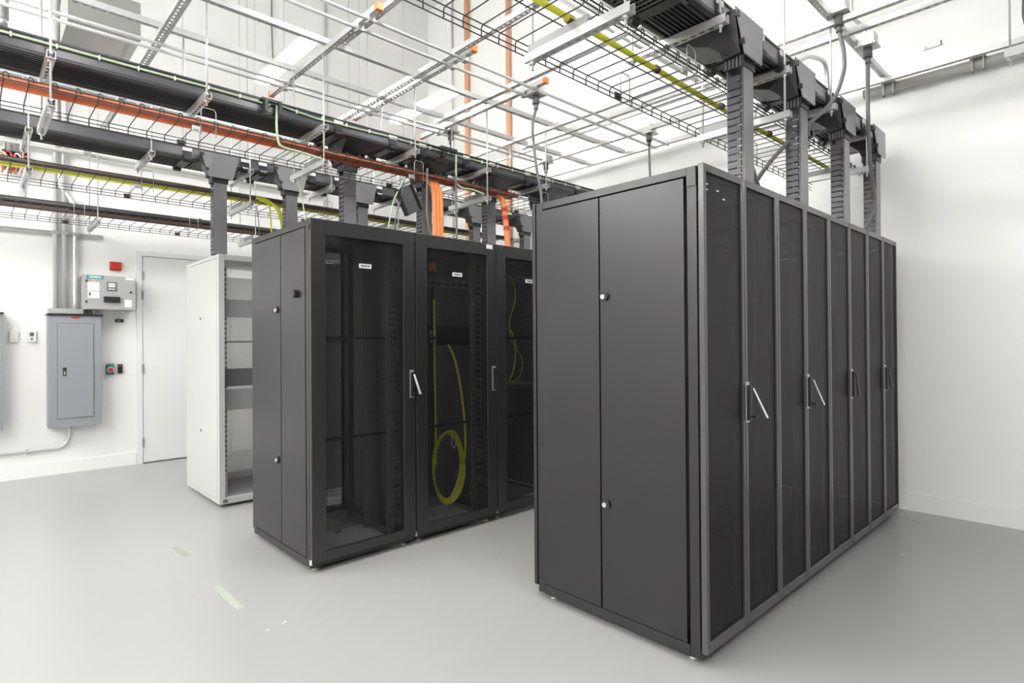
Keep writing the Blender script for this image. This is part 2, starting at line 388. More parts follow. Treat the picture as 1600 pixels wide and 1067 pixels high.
    if i == 1:
        yellow_loop(t)
        part('vertical_cable', MB().tube(smooth_path([(.292, 2.44, 1.80), (.292, 2.44, 1.33), (.285, 2.42, .8), (.28, 2.42, .5)]), .009, 6), M_yellow, t, True)
        part('vertical_cable', MB().tube(smooth_path([(.427, 2.44, 1.44), (.50, 2.44, 1.30), (.565, 2.44, 1.0), (.59, 2.43, .7), (.57, 2.42, .5)]), .010, 6), M_yellow, t, True)
        pp = part('patch_panel', MB().box(.235, .72, 2.45, 2.47, 1.90, 1.975), M_greyin, t)
        pieces('panel_port', MB().box(0, .045, 0, .004, 0, .022), M_plastb, pp, [(.26 + .07 * k, 2.446, 1.915) for k in range(6)])
        for k in range(5):
            part('cable_tail', MB().tube(smooth_path([(.245, 2.44, 2.02 + .013 * k), (.28, 2.43, 2.03 + .013 * k), (.315, 2.44, 2.02 + .015 * k)]), .007, 6), M_orangel, t, True)
        sw = part('switch_unit', MB().box(.235, .70, 2.45, 2.60, 1.44, 1.59), M_blackin, t)
        pieces('port_block', MB().box(0, .022, 0, .004, 0, .028), M_midgrey, sw, [(.258 + .035 * k, 2.447, 1.455 + .036 * j) for k in range(2) for j in range(3)])
        for k in range(8):
            part('cable_bundle', MB().tube(smooth_path([(.655 - .004 * k, 2.42, .60 - .055 * k), (.69, 2.41, .595 - .055 * k), (.725, 2.42, .585 - .055 * k)]), .013, 6), M_yellow, t, True)
        part('cable_tie_tail', MB().tube(smooth_path([(.43, 2.39, .73), (.41, 2.38, .66), (.44, 2.38, .62), (.47, 2.39, .70)]), .003, 6), M_plastw, t, True)
        part('base_tray', MB().box(x0 + .12, x0 + .60, YL + .05, 2.7, .085, .09), M_midgrey, t)
        part('tag', MB().box(x1 - .10, x1 - .035, YL - .001, YL, H - .045, H - .01), M_paper, dr, label='small white tag at the top corner')
    if i == 2:
        part('loose_cable', MB().tube(smooth_path([(1.12, 2.42, 2.02), (1.16, 2.42, 1.85), (1.08, 2.42, 1.62), (1.12, 2.42, 1.45), (1.24, 2.42, 1.30), (1.2, 2.42, 1.15), (1.08, 2.42, 1.10)]), .004, 6), M_yellow, t, True)
        part('loose_cable', MB().tube(smooth_path([(1.10, 2.42, 1.56), (1.15, 2.42, 1.45), (1.14, 2.42, 1.25), (1.08, 2.42, 1.12)]), .007, 6), M_yellow, t, True)
        part('shelf', MB().box(1.02, 1.5, 2.42, 2.9, 1.05, 1.08), M_greyin, t)
        part('shelf', MB().box(1.02, 1.5, 2.42, 2.9, 2.02, 2.04), M_greyin, t)

# ------------------------------------------------------------------ white cabinet
x0, x1, y0, y1 = -.75, .03, 4.234, 5.257
t = thing('white_cabinet', ((x0 + x1) / 2, (y0 + y1) / 2, 0), 'tall white open-fronted cabinet on castors behind the left black row', 'cabinet')
m = MB().box(x0, x0 + .05, y0, y0 + .06, .03, H).box(x1 - .05, x1, y0, y0 + .06, .03, H).box(x0, x0 + .05, y1 - .06, y1, .03, H).box(x1 - .05, x1, y1 - .06, y1, .03, H)
m.box(x0 + .05, x1 - .05, y0, y0 + .05, .03, .085).box(x0 + .05, x1 - .05, y0, y0 + .05, H - .05, H).box(x0, x0 + .04, y0 + .06, y1 - .06, H - .03, H).box(x0, x0 + .04, y0 + .06, y1 - .06, .03, .07)
part('frame', m, M_white, t, bevel=.003)
part('roof_panel', MB().box(x0 + .04, x1, y0 + .05, y1, H - .012, H - .002), M_white, t)
sp = part('side_panel', MB().box(x0 - .004, x0 + .006, y0 + .05, y1 - .01, .075, H - .035), M_white, t, bevel=.002)
for z in (1.70, .639): part('lock', MB().cyl((x0 - .01, 4.76, z), (x0, 4.76, z), .012, 12), M_greyin, sp, True)
part('far_side_panel', MB().box(x1 - .01, x1, y0 + .06, y1 - .06, .075, H - .035), M_white, t)
rd = part('rear_door', MB().box(x0 + .02, x1 - .02, y1 - .035, y1 - .02, .09, H - .1), M_wmesh, t)
part('base_panel', MB().box(x0 + .05, x1 - .05, y0 + .05, y1 - .06, .08, .09), M_midgrey, t)
part('base_rail', MB().box(x0 + .1, x1 - .1, y0 + .55, y0 + .6, .13, .19), M_white, t)
part('mounting_rail', MB().box(x0 + .075, x0 + .10, y0 + .10, y0 + .13, .09, H - .09), M_white, t)
pieces('rail_slot', MB().box(0, .018, -.002, 0, 0, .016), M_greyin, t, [(x0 + .078, y0 + .0995, .30 + .0445 * k) for k in range(42)])
part('mounting_rail', MB().box(x1 - .12, x1 - .08, y0 + .10, y0 + .13, .09, H - .09), M_white, t)
for k, (za, zb, mm) in enumerate(((1.70, 1.862, M_midgrey), (1.072, 1.232, M_greyin), (.855, 1.045, M_midgrey), (1.47, 1.485, M_greyin))):
    part('blank_panel', MB().box(x0 + .075, x1 - .085, y0 + .085, y0 + .10, za, zb), mm, t, label='grey blanking panel')
part('front_badge', MB().box(x0 + .03, x0 + .07, y0 - .002, y0, .043, .072), M_greyin, t)
for xx in (x0 + .09, x1 - .09):
    for yy in (y0 + .1, y1 - .1):
        part('castor', MB().cyl((xx - .012, yy, .017), (xx + .012, yy, .017), .017, 14).box(xx - .02, xx + .02, yy - .02, yy + .02, .024, .036), M_plastb, t, True)

# ------------------------------------------------------------------ strut channels
def strut(axis, c, a0, a1, zb, wd=.041, h=.041, slots=True, s2=.0075):
    """U channel, open at the top, slotted web at the bottom"""
    m = MB()
    def bx(u0, u1, v0, v1, z0, z1):
        if axis == 'x': m.box(u0, u1, v0, v1, z0, z1)
        else: m.box(v0, v1, u0, u1, z0, z1)
    e = .003; hw = wd / 2
    bx(a0, a1, c - hw, c - hw + e, zb, zb + h); bx(a0, a1, c + hw - e, c + hw, zb, zb + h)
    bx(a0, a1, c - hw + e, c - hw + .010, zb + h - e, zb + h); bx(a0, a1, c + hw - .010, c + hw - e, zb + h - e, zb + h)
    if not slots:
        bx(a0, a1, c - hw + e, c + hw - e, zb, zb + e); return m
    bx(a0, a1, c - hw + e, c - s2, zb, zb + e); bx(a0, a1, c + s2, c + hw - e, zb, zb + e)
    p = a0; 
    while p < a1 - 1e-6:
        bx(p, min(p + .021, a1), c - s2, c + s2, zb, zb + e); p += .05
    return m
ZG = 3.68
GX = [(.10, -.6, XW, 'crossing over the near right row'), (.67, -.6, XW, 'just behind the foremost'), (2.775, -3.2, 3.3, 'in front over the black left duct'), (3.355, -3.2, 3.3, 'second over the black left duct'),
      (4.36, -3.2, 3.3, 'in front over the white cabinet'), (4.96, -3.2, 3.3, 'furthest back, over the white cabinet')]
for y, a, b, txt in GX:
    solo('ceiling_strut', strut('x', y, a, b, ZG), M_galv, 'long slotted steel strut running along the rows, ' + txt, 'strut', 'overhead strut grid')
GY = [(-1.37, -1.6, 6.9, 'second-leftmost crossing rail, steep, near the metal box'), (.31, -2.2, 6.9, 'bold crossing rail through the middle, passing the lamps'), (1.03, .2, 3.4, 'thinner crossing rail passing behind the near wire tray'),
      (1.99, -2.5, 6.9, 'crossing rail above the second tall chute of the right row'), (2.205, -2.5, 3.4, 'crossing rail just beyond the rail above the second chute'), (2.76, .7, 6.9, 'crossing rail last but one before the right wall'), (3.27, -4.0, 6.9, 'crossing rail alongside the right wall')]
for x, a, b, txt in GY:
    solo('ceiling_strut', strut('y', x, a, b, ZG - .044, wd=.06 if x < -1 else .041, s2=.013 if x < -1 else .0075), M_galv, 'slotted steel ' + txt, 'strut', 'overhead strut grid')
solo('ceiling_strut', strut('y', -.30, -2.2, 2.76, ZG + .044), M_galv, 'raised dark strut ending beside the leftmost lamp, upper middle', 'strut', 'overhead strut grid')
# short trapeze rails with orange end caps that carry the conduits
TR = [(-.42, 'leftmost of three, left of centre'), (.385, 'middle of three, below the bold rail'), (1.165, 'carrying the hanging outlet box and its cord')]
for x, txt in TR:
    t = thing('short_strut', (x, 2.7, ZG - .046), 'short strut with orange end caps, ' + txt, 'strut', 'short capped struts')
    part('rail', strut('y', x, 2.04, 3.86, ZG - .046), M_galv, t)
    part('end_cap', MB().box(x - .023, x + .023, 2.025, 2.055, ZG - .048, ZG - .002), M_cap, t, label='orange plastic end cap')
    part('end_cap', MB().box(x - .023, x + .023, 3.845, 3.875, ZG - .048, ZG - .002), M_cap, t, label='orange plastic end cap')
    for y in (2.15, 2.30, 3.45, 3.555):
        part('pipe_clamp', MB().box(x - .02, x + .02, y - .025, y + .025, ZG - .085, ZG - .046), M_galv, t)
for k, (y, txt) in enumerate(((2.15, 'foremost'), (2.30, 'second'), (3.45, 'third'), (3.555, 'rearmost'))):
    solo('conduit', MB().cyl((-3.2, y, ZG - .066), (3.25 if k < 2 else 2.6, y, ZG - .066), .012, 12), M_emt, 'thin steel conduit along the rows under the struts, %s of four' % txt, 'conduit', 'overhead conduits', True)
solo('conduit', MB().cyl((2.46, .7, ZG + .03), (2.46, 6.8, ZG + .03), .012, 12), M_emt, 'thin steel conduit crossing the rows near the right wall', 'conduit', None, True)
for k in range(4):
    y = 1.32 + .10 * k
    solo('white_pipe', MB().cyl((.4, y, 4.05), (3.4, y, 4.05), .022, 12), M_plastw, 'white pipe in the high bundle behind the near wire tray, %s from the front' % ORD[k], 'pipe', 'high white pipes', True)

# ------------------------------------------------------------------ trapeze hangers, cable ducts, trays, chutes
HX = [-2.035, -1.235, -.43, .385, 1.19, 2.0, 2.81]
rows = {'R': dict(ch=(.07, .67), run=(.13, .42), c0=.08, d=1, tray=(.27, .69), chutes=[-.16, .645, 1.43, 2.245, 3.02], hx=HX[2:], dz=0, txt='right row'),
        'L': dict(ch=(2.79, 3.40), run=(2.93, 3.26), c0=3.295, d=-1, tray=(2.84, 3.20), chutes=[-.02, .765, 1.575, 2.37], hx=HX[:6], dz=0, txt='left row'),
        'W': dict(ch=(4.33, 4.94), run=(4.40, 4.73), c0=4.30, d=1, tray=(4.54, 4.98), chutes=[-.712, -.06, .713, 2.30, 3.19], hx=HX[:6], dz=-.035, txt='white cabinet')}
low = {-2.035, -.43, 1.19, 2.81}
for key, r in rows.items():
    ya, yb = r['ch']
    for k, x in enumerate(r['hx']):
        pos = {'R': 'over the right row', 'L': 'over the left row', 'W': 'over the white cabinet line'}[key]
        two = x in low
        t = thing('trapeze_hanger', (x, (ya + yb) / 2, 2.7), 'steel hanger %s, %s from the %s, %s' % (pos, ORD[k], 'front' if key == 'R' else 'left', 'two slotted rails on rods' if two else 'single slotted rail on rods'), 'hanger', 'trapeze hangers')
        part('upper_rail', strut('y', x, ya, yb, 3.055), M_galv, t)
        zl = 3.02
        if two:
            part('lower_rail', strut('y', x, ya, yb, 2.79 + r['dz']), M_galv, t)
            zl = 2.75 + r['dz']
            tr = r['tray']
            part('tray_bracket', MB().box(x - .002, x + .002, tr[0] + .03, tr[1] - .03, 2.832 + r['dz'], 2.88 + r['dz']), M_midgrey, t, label='dark steel tray bracket')
        for y in (ya + .035, yb - .035):
            part('threaded_rod', MB().cyl((x, y, zl), (x, y, ZG + .02), .0062, 8), M_rod, t, True)
            for z in ([3.055, 3.10] + ([2.79 + r['dz'], 2.835 + r['dz']] if two else [])):
                part('nut', MB().cyl((x, y, z - .012), (x, y, z), .014, 6), M_galv, t)
def run_duct(key, xa, xb):
    r = rows[key]; ya, yb = r['run']
    t = thing('cable_duct', ((xa + xb) / 2, (ya + yb) / 2, 3.098), {'R': 'long black overhead cable duct above the right row', 'L': 'long black ribbed cable duct above the left row, green wire along its edge', 'W': 'long black ribbed cable duct above the white cabinet'}[key], 'duct')
    part('trough', MB().box(xa, xb, ya, yb, 3.112, 3.118), M_ductb, t)
    part('side_wall', MB().box(xa, xb, ya - .004, ya + .004, 3.118, 3.205), M_ductlit if key == 'R' else M_duct, t)  # right duct wall takes the lightened plastic for its grazing reflection
    part('side_wall', MB().box(xa, xb, yb - .004, yb + .004, 3.118, 3.205), M_ductlit if key == 'R' else M_duct, t)  # same reflection-lightened plastic on the right duct's other wall
    part('lip', MB().box(xa, xb, ya - .010, ya + .006, 3.200, 3.212), M_ductb, t); part('lip', MB().box(xa, xb, yb - .006, yb + .010, 3.200, 3.212), M_ductb, t)
    part('bottom_edge', MB().box(xa, xb, ya - .008, ya + .022, 3.098, 3.124), M_ductb, t, bevel=.006); part('bottom_edge', MB().box(xa, xb, yb - .022, yb + .008, 3.098, 3.124), M_ductb, t, bevel=.006)
    nn = 9
    for k in range(nn):
        y = ya + .045 + (yb - ya - .09) * k / (nn - 1)
        part('rib', MB().box(xa, xb, y - .004, y + .004, 3.100, 3.112), M_ductb if k not in (0, nn - 1) else M_duct, t)
    for xc in r['chutes']:
        for s in (-1, 1):
            xq = xc + s * .245
            if xq < xa or xq > xb: continue
            cp = MB().box(xq - .035, xq + .035, ya - .014, ya - .008, 3.10, 3.19).box(xq - .035, xq + .035, yb + .008, yb + .014, 3.10, 3.19).box(xq - .035, xq + .035, ya - .014, yb + .014, 3.090, 3.097)
            cp.cyl((xq - .03, ya - .004, 3.095), (xq + .03, ya - .004, 3.095), .030, 14).cyl((xq - .03, yb + .004, 3.095), (xq + .03, yb + .004, 3.095), .030, 14)
            c = part('coupler', cp, M_ductb, t)
            part('coupler_tag', MB().box(xq - .038, xq + .038, ya - .018, ya - .014, 3.165, 3.195), M_paper, c, label='small white tag')
        gm = MB()
        for k in range(13): gm.box(xc - .20 + .033 * k - .003, xc - .20 + .033 * k + .003, ya + .02, yb - .02, 3.094, 3.101)
        part('bottom_grid', gm, M_greyin, t)
run_duct('R', -1.1, 3.30); run_duct('L', -3.0, 3.30); run_duct('W', -3.0, 3.30)

def chute(key, xc, k, bottom):
    r = rows[key]; c0, d = r['c0'], r['d']
    Y = lambda q: c0 + d * q            # q grows from the cover side inwards
    lab = {'R': ['the tall slotted chute hanging off the top edge, nearest the camera', 'first tall slotted chute rising from the right row', 'second tall slotted chute rising from the right row', 'third tall slotted chute rising from the right row', 'last tall slotted chute of the right row, by the wall'],
           'L': ['slotted chute with bare back strip rising from the front of the left row', 'slotted chute beside the thick orange cables over the left row', 'slotted chute over the left row behind the thinner orange cable', 'dark chute mouth over the left row, just left of the right row top'],
           'W': ['smooth grey chute entering the white cabinet', 'smooth grey chute right of the yellow cable drop', 'smooth grey chute behind the first left-row chute', 'smooth grey chute between the orange cable drops', 'smooth grey chute furthest right in the back line']}[key][k]
    t = thing('cable_chute', (xc, Y(.05), bottom), ('dark ' if 'dark' not in lab and 'grey' not in lab else '') + lab, 'chute', 'drop chutes of the cable ducts')
    # hopper under the duct
    prof = [(.0, 3.17), (.0, 2.965), (.10, 2.955), (.115, 3.0), (.17, 3.05), (.30, 3.085), (.34, 3.10), (.34, 3.12), (.06, 3.12), (.06, 3.17)]
    wid = [.155, .095, .095, .095, .11, .14, .16, .165, .155, .155]
    part('hopper', MB().loft([(xc - b, Y(a), z) for (a, z), b in zip(prof, wid)], [(xc + b, Y(a), z) for (a, z), b in zip(prof, wid)]), M_ductb, t, bevel=.004)
    part('cover', MB().loft([(xc - .165, Y(-.012), 3.175), (xc + .165, Y(-.012), 3.175), (xc + .10, Y(-.03), 2.945), (xc - .10, Y(-.03), 2.945)],
                            [(xc - .165, Y(-.004), 3.175), (xc + .165, Y(-.004), 3.175), (xc + .10, Y(-.022), 2.945), (xc - .10, Y(-.022), 2.945)]), M_ductlit, t, bevel=.002)
    for z in (3.14, 3.01):
        q = (3.175 - z) / .23
        part('cover_hinge', MB().box(xc - .168 + .065 * q, xc - .148 + .065 * q, Y(-.018 - .018 * q), Y(-.002), z - .014, z + .014), M_ductb, t)
    nk = part('neck', MB().box(xc - .066, xc + .066, Y(-.006), Y(.104), 2.905, 2.965), M_ductb, t, bevel=.003)
    pieces('neck_rib', MB().box(0, .006, -.004, .004, 0, .055), M_greyin, nk, [(xc - .071, Y(.012 + .02 * j), 2.908) for j in range(5)])
    hw = .055; z1 = 2.905
    part('front_strip', MB().box(xc - hw, xc + hw, Y(0), Y(.004), bottom, z1), M_ductlit, t)
    part('back_strip', MB().box(xc - hw, xc + hw, Y(.091), Y(.095), bottom, z1), M_ductlit, t)
    for s in (-1, 1):
        part('edge_strip', MB().box(xc + s * hw - .002, xc + s * hw + .002, Y(.004), Y(.014), bottom, z1), M_duct, t)
    nn = int((z1 - bottom) / .038)
    f = MB().box(-.002, .002, -.035, .035, 0, .0305)
    pieces('finger', f, M_duct, t, [(xc + s * hw, Y(.054), bottom + .006 + .038 * j) for s in (-1, 1) for j in range(nn)])
    if d < 0:
        bs = MB()
        for j in range(5):
            for xx in (-.032, 0, .032): bs.cyl((xc + xx, Y(.0955), bottom + .08 + .12 * j), (xc + xx, Y(.0965), bottom + .08 + .12 * j), .005, 8)
        part('punched_holes', bs, M_plastb, t, kind='stuff')
for key, r in rows.items():
    for k, xc in enumerate(r['chutes']):
        if key == 'R' and k == 0: chute(key, xc, k, 2.62) if False else None
        else: chute(key, xc, k, 2.262)

def tray(key, xa, xb, ya, yb, zb, lab, n_first=None, loops=()):
    t = thing('wire_tray', ((xa + xb) / 2, (ya + yb) / 2, zb), lab, 'cable tray')
    zt = zb + .048; rr = .0032
    for y in ((ya + .012, ya + (yb - ya) * .42, yb - .012) if key == 'R' else (ya + .012, yb - .012)):
        part('floor_wire', MB().cyl((xa, y, zt), (xb, y, zt), rr, 6), M_wire, t, True)
    for y, zs in ((yb, (zb, zb + .026)), (ya, (zt + .012, zt + .034))):
        for z in zs:
            part('side_wire', MB().cyl((xa, y, z), (xb, y, z), rr if y == yb else .0042, 6), M_wire, t, True)
    wv = MB().tube([(.022, ya, zt + .022), (.022, ya, zt + .042), (.016, ya, zt + .050), (.006, ya, zt + .050), (0, ya, zt + .042), (0, ya, zt + .010), (0, ya + .010, zt), (0, yb - .012, zt), (0, yb - .004, zt - .004), (0, yb, zt - .012), (0, yb, zb)], rr, 6)
    n = int((xb - xa) / .105)
    pieces('cross_wire', wv, M_wire, t, [(xa + .03 + .105 * k, 0, 0) for k in range(n)], True)
    yc = ya if loops and loops[0] != 'far' else yb
    for lx in loops:
        for yy, wd_, hh in ((ya, .09, .17), (yb, .09, .17)):
            part('guard_loop', MB().tube([(lx - wd_/2, yy, zb - .01), (lx - wd_/2, yy, zb + hh - .02), (lx - wd_/2 + .012, yy, zb + hh), (lx + wd_/2 - .012, yy, zb + hh), (lx + wd_/2, yy, zb + hh - .02), (lx + wd_/2, yy, zb - .01)], rr, 6), M_wirel, t, True, label='tall zinc wire guard loop')
        for yy in (ya, yb):
            part('splice_clip', MB().box(lx - .10, lx - .05, yy - .006, yy + .006, zb + .004, zb + .04).box(lx - .09, lx - .06, yy - .012, yy + .012, zb + .012, zb + .03), M_wirel if yy == ya else M_wire, t, bevel=.003)
    return t
tray('R', -1.15, 3.3, .27, .69, 2.838, 'dark wire tray with one yellow cable above the right row', loops=(.39, 2.1))
tray('L', -3.0, 3.3, 2.84, 3.20, 2.838, 'dark wire tray carrying orange cables above the left row', loops=(-1.22, .43, 2.0))
tray('W', -3.0, 3.3, 4.54, 4.98, 2.80, 'dark wire tray carrying yellow cables behind the left row', loops=(-1.23, .43))
tray('N', -3.0, 3.3, 6.33, 6.76, 2.80, 'dark wire tray with black and copper cables along the back wall', loops=(-1.5, -.4))
for k, x in enumerate((-1.345, .30, 1.9)):
    t = thing('trapeze_hanger', (x, 6.55, 2.75), 'steel hanger along the back wall tray, %s from the left, single slotted rail' % ORD[k], 'hanger', 'trapeze hangers')
    part('rail', strut('y', x, 6.26, 6.88, 2.755), M_galv, t)
    part('tray_bracket', MB().box(x - .002, x + .002, 6.36, 6.73, 2.797, 2.845), M_midgrey, t)
    for y in (6.29, 6.85): part('threaded_rod', MB().cyl((x, y, 2.72), (x, y, ZC), .0062, 8), M_rod, t, True)

# ------------------------------------------------------------------ cables in the trays
def ties(t, pts, r, m=M_blackcab):
    for p, d in pts:
        part('cable_tie', MB().cyl(Vector(p) - Vector(d) * .012, Vector(p) + Vector(d) * .012, r, 10), m, t)
t = thing('cable', (1.0, .42, 2.89), 'single thick yellow cable with dark ties lying in the near wire tray', 'cable')
part('jacket', MB().tube([(-1.15, .40, 2.905), (0, .41, 2.905), (1.2, .43, 2.905), (2.4, .42, 2.905), (3.0, .42, 2.905)], .0145, 10), M_yellow, t, True)
for x in (-.42, .28, 1.0, 1.7): part('cable_tie', MB().cyl((x - .016, .412, 2.905), (x + .016, .412, 2.905), .020, 10), M_brown, t)
part('cable_tail', MB().tube(smooth_path([(3.0, .42, 2.905), (3.12, .42, 2.88), (3.18, .42, 2.78), (3.2, .42, 2.6), (3.2, .42, 2.27)]), .011, 8), M_yellow, t, True)
for k in range(4):
    y = 2.862 + .046 * k
    o = solo('orange_cable', MB().cyl((-3.0, y, 2.909 + .012 * (k % 2)), (1.62, y, 2.909 + .012 * (k % 2)), .020, 10), M_orangel if k % 2 == 1 else M_orange, 'orange cable lying in the wire tray over the left row, %s of four' % ('nearest', 'second nearest', 'third', 'furthest')[k], 'cable', 'orange cables in the left tray', True)
for k in range(3):
    y = 4.58 + .05 * k
    solo('yellow_cable', MB().cyl((-3.0, y, 2.872 + .02 * (k == 1)), (3.0, y, 2.872 + .02 * (k == 1)), .016, 8), M_yellow, 'yellow cable lying in the back wire tray, %s of three' % ('nearest', 'middle', 'furthest')[k], 'cable', 'yellow cables in the back tray', True)
solo('brown_cable', MB().cyl((-3.0, 4.555, 2.888), (3.0, 4.555, 2.888), .020, 8), M_brown, 'dark brown cable beside the yellow cables in the back tray', 'cable', None, True)
solo('black_cable', MB().cyl((-3.0, 6.40, 2.93), (3.0, 6.40, 2.93), .036, 10), M_blackcab, 'thick black cable on top of the back wall tray', 'cable', None, True)
for k in range(2):
    solo('copper_cable', MB().cyl((-3.0, 6.36 + .05 * k, 2.872), (3.0, 6.36 + .05 * k, 2.872), .020, 8), M_copper, 'copper brown cable %s the thick black cable at the back wall' % ('in front of', 'under')[k], 'cable', 'copper cables in the back wall tray', True)
# orange drops into the left row
t = thing('cable_drop', (.66, 2.95, 2.26), 'thick bundle of orange cables dropping into the middle left cabinet', 'cable')
for k in range(3):
    dx = .036 * k
    part('strand', MB().tube(smooth_path([(.50 + dx, 2.90, 2.90), (.58 + dx, 2.90, 2.875), (.625 + dx, 2.90, 2.78), (.635 + dx, 2.90, 2.6), (.635 + dx, 2.90, 2.27)]), .021, 10), M_orangel, t, True)
t = thing('cable_drop', (1.5, 2.95, 2.26), 'single orange cable with red wraps dropping into the third left cabinet', 'cable')
part('strand', MB().tube(smooth_path([(1.36, 2.90, 2.895), (1.44, 2.90, 2.86), (1.475, 2.90, 2.75), (1.50, 2.90, 2.6), (1.53, 2.90, 2.27)]), .028, 10), M_orangel, t, True)
for z, x in ((2.76, 1.472), (2.68, 1.487), (2.58, 1.503)): part('wrap', MB().cyl((x, 2.90, z - .02), (x, 2.90, z + .02), .031, 12), M_red, t)
t = thing('cable_drop', (-.12, 4.5, 2.26), 'bright yellow cables dropping behind the front left cabinet', 'cable')
for k in range(3):
    part('strand', MB().tube(smooth_path([(-.32, 4.5 + .02 * k, 2.88), (-.22 + .01 * k, 4.5 + .02 * k, 2.87), (-.14 + .02 * k, 4.5, 2.78), (-.09 + .015 * k, 4.5, 2.6), (-.07, 4.5, 2.26)] if k else [(-.3, 4.5, 2.86), (-.21, 4.5, 2.83), (-.19, 4.5, 2.70), (-.18, 4.5, 2.5), (-.18, 4.5, 2.26)]), .014 if k else .008, 8), M_yellow, t, True)

# green ground wire along the left duct
t = thing('ground_wire', (0, 2.915, 3.18), 'pale green ground wire tied along the edge of the left duct', 'wire')
part('conductor', MB().tube([(-3.0, 2.912, 3.178), (-1.2, 2.912, 3.178), (-.85, 2.912, 3.172), (-.75, 2.912, 3.19), (-.45, 2.912, 3.165), (0.2, 2.912, 3.178), (.9, 2.912, 3.175), (3.2, 2.912, 3.178)], .0065, 8), M_green, t, True)
pieces('wire_tie', MB().box(-.004, .004, -.009, .009, -.016, .012), M_plastw, t, [(-2.2 + .2 * k, 2.912, 3.178) for k in range(24)])
for k, (pts, lab) in enumerate((([(-.749, 2.90, 3.175), (-.768, 2.86, 3.02), (-.769, 2.83, 2.90), (-.737, 2.82, 2.86), (-.597, 2.82, 2.85), (-.449, 2.83, 2.84)], 'left'),
                                ([(.88, 2.90, 3.175), (.852, 2.86, 2.93), (.88, 2.82, 2.855), (1.0, 2.82, 2.86), (1.15, 2.83, 2.845)], 'right'))):
    solo('jumper_wire', MB().tube(smooth_path(pts), .0085, 8), M_green, 'pale green jumper wire looping from the left duct to the orange tray, %s one' % lab, 'wire', None, True)
solo('duct_bracket', MB().box(-.86, -.72, 2.88, 2.93, 3.185, 3.205).box(-.85, -.83, 2.85, 2.93, 3.10, 3.19).box(-.75, -.73, 2.85, 2.93, 3.10, 3.19), M_ductb, 'dark bracket on the left duct where the left green jumper starts', 'bracket')
solo('duct_bracket', MB().box(.70, .88, 2.88, 2.93, 3.185, 3.215).box(.72, .74, 2.88, 2.93, 3.12, 3.19), M_ductb, 'dark bracket on the left duct where the right green jumper starts', 'bracket')
# loose tilted cover
mt = Matrix.Rotation(R(-28), 3, 'Y')
t = thing('loose_duct_cover', (.37, 2.92, 2.56), 'dark grey duct cover hanging tilted beside the orange cable bundle', 'cover')
part('plate', MB().obox((.365, 2.9, 2.675), .062, .012, .115, mt), M_duct, t, bevel=.003)
part('edge_flange', MB().obox((.297, 2.9, 2.64), .006, .03, .115, mt), M_ductb, t); part('edge_flange', MB().obox((.433, 2.9, 2.71), .006, .03, .115, mt), M_ductb, t)

# ------------------------------------------------------------------ hanging outlet boxes with cords
def outlet(x, y, z, lab, cord, r=.012):
    t = thing('outlet_box', (x, y, z), 'white outlet box with grey twist plug, ' + lab, 'outlet')
    part('box', MB().box(x - .055, x + .055, y - .055, y + .055, z, z + .085), M_plastw, t, bevel=.005)
    part('cover_plate', MB().box(x - .068, x + .068, y - .068, y + .068, z - .012, z), M_galv, t)
    part('plug', MB().cyl((x, y, z - .085), (x, y, z - .012), .030, 14), M_greyc, t, True)
    part('plug_neck', MB().cyl((x, y, z - .13), (x, y, z - .085), .019, 12), M_greyc, t, True)
    if cord: solo('power_cord', MB().tube(smooth_path([(x, y, z - .13)] + cord, 8), r, 10), M_greyc, 'grey power cord hanging from the ' + lab.replace('at ', 'outlet at ', 1), 'cord', None, True)
outlet(1.21, 2.2, 3.60, 'at centre above the orange pipes', [(1.16, 2.15, 3.3), (1.15, 2.1, 3.05), (1.1, 1.95, 2.8), (.98, 1.75, 2.6), (.80, 1.0, 2.30)] if False else [(1.165, 2.2, 3.299), (1.209, 2.2, 2.977), (1.263, 2.2, 2.764), (1.30, 2.2, 2.45)])
outlet(2.80, 2.1, 3.62, 'at right of centre above the near cabinet top', [(2.80, 2.1, 3.35), (2.815, 2.1, 3.1), (2.82, 2.1, 2.6)])
outlet(1.24, 3.45, 3.62, 'at left of centre over the left duct', [(1.245, 3.45, 3.44), (1.245, 3.42, 3.25), (1.245, 3.40, 3.0)], .010)
outlet(2.72, 3.5, 3.62, 'at far back beyond the right row', [(2.72, 3.5, 3.4), (2.72, 3.5, 3.2)], .010)
outlet(1.98, .045, 3.70, 'at upper right over the second chute', [(1.97, .03, 3.52), (1.96, .01, 3.40), (1.90, 0., 3.24), (1.71, .02, 2.997), (1.41, .14, 2.744), (1.20, .25, 2.50), (1.05, .3, 2.27)], .013)
outlet(2.54, .02, 3.66, 'at upper right over the last chute', [(2.54, .02, 3.45), (2.53, .02, 3.14), (2.58, .02, 2.77), (2.72, .03, 2.55), (2.70, .04, 2.42), (2.62, .10, 2.27)], .013)
solo('flexible_conduit', MB().tube(smooth_path([(1.95, .35, 3.44), (2.11, .35, 3.525), (2.27, .35, 3.61), (2.44, .35, 3.66), (2.60, .35, 3.685), (2.67, .35, 3.64), (2.695, .35, 3.5), (2.70, .35, 3.22)]), .016, 10), M_emt, 'arched flexible steel conduit behind the right-hand chutes', 'conduit', None, True)
solo('flexible_conduit', MB().tube(smooth_path([(2.54, .03, 3.745), (2.52, .06, 3.83), (2.46, .1, 3.9), (2.44, .1, 4.1), (2.35, .1, 4.3)]), .014, 10), M_emt, 'curly flexible conduit feeding the outlet over the last chute', 'conduit', None, True)
solo('flexible_conduit', MB().tube(smooth_path([(1.98, .06, 3.785), (1.97, .08, 3.88), (1.92, .1, 4.0), (1.85, .1, 4.3)]), .014, 10), M_emt, 'flexible conduit feeding the outlet over the second chute', 'conduit', None, True)
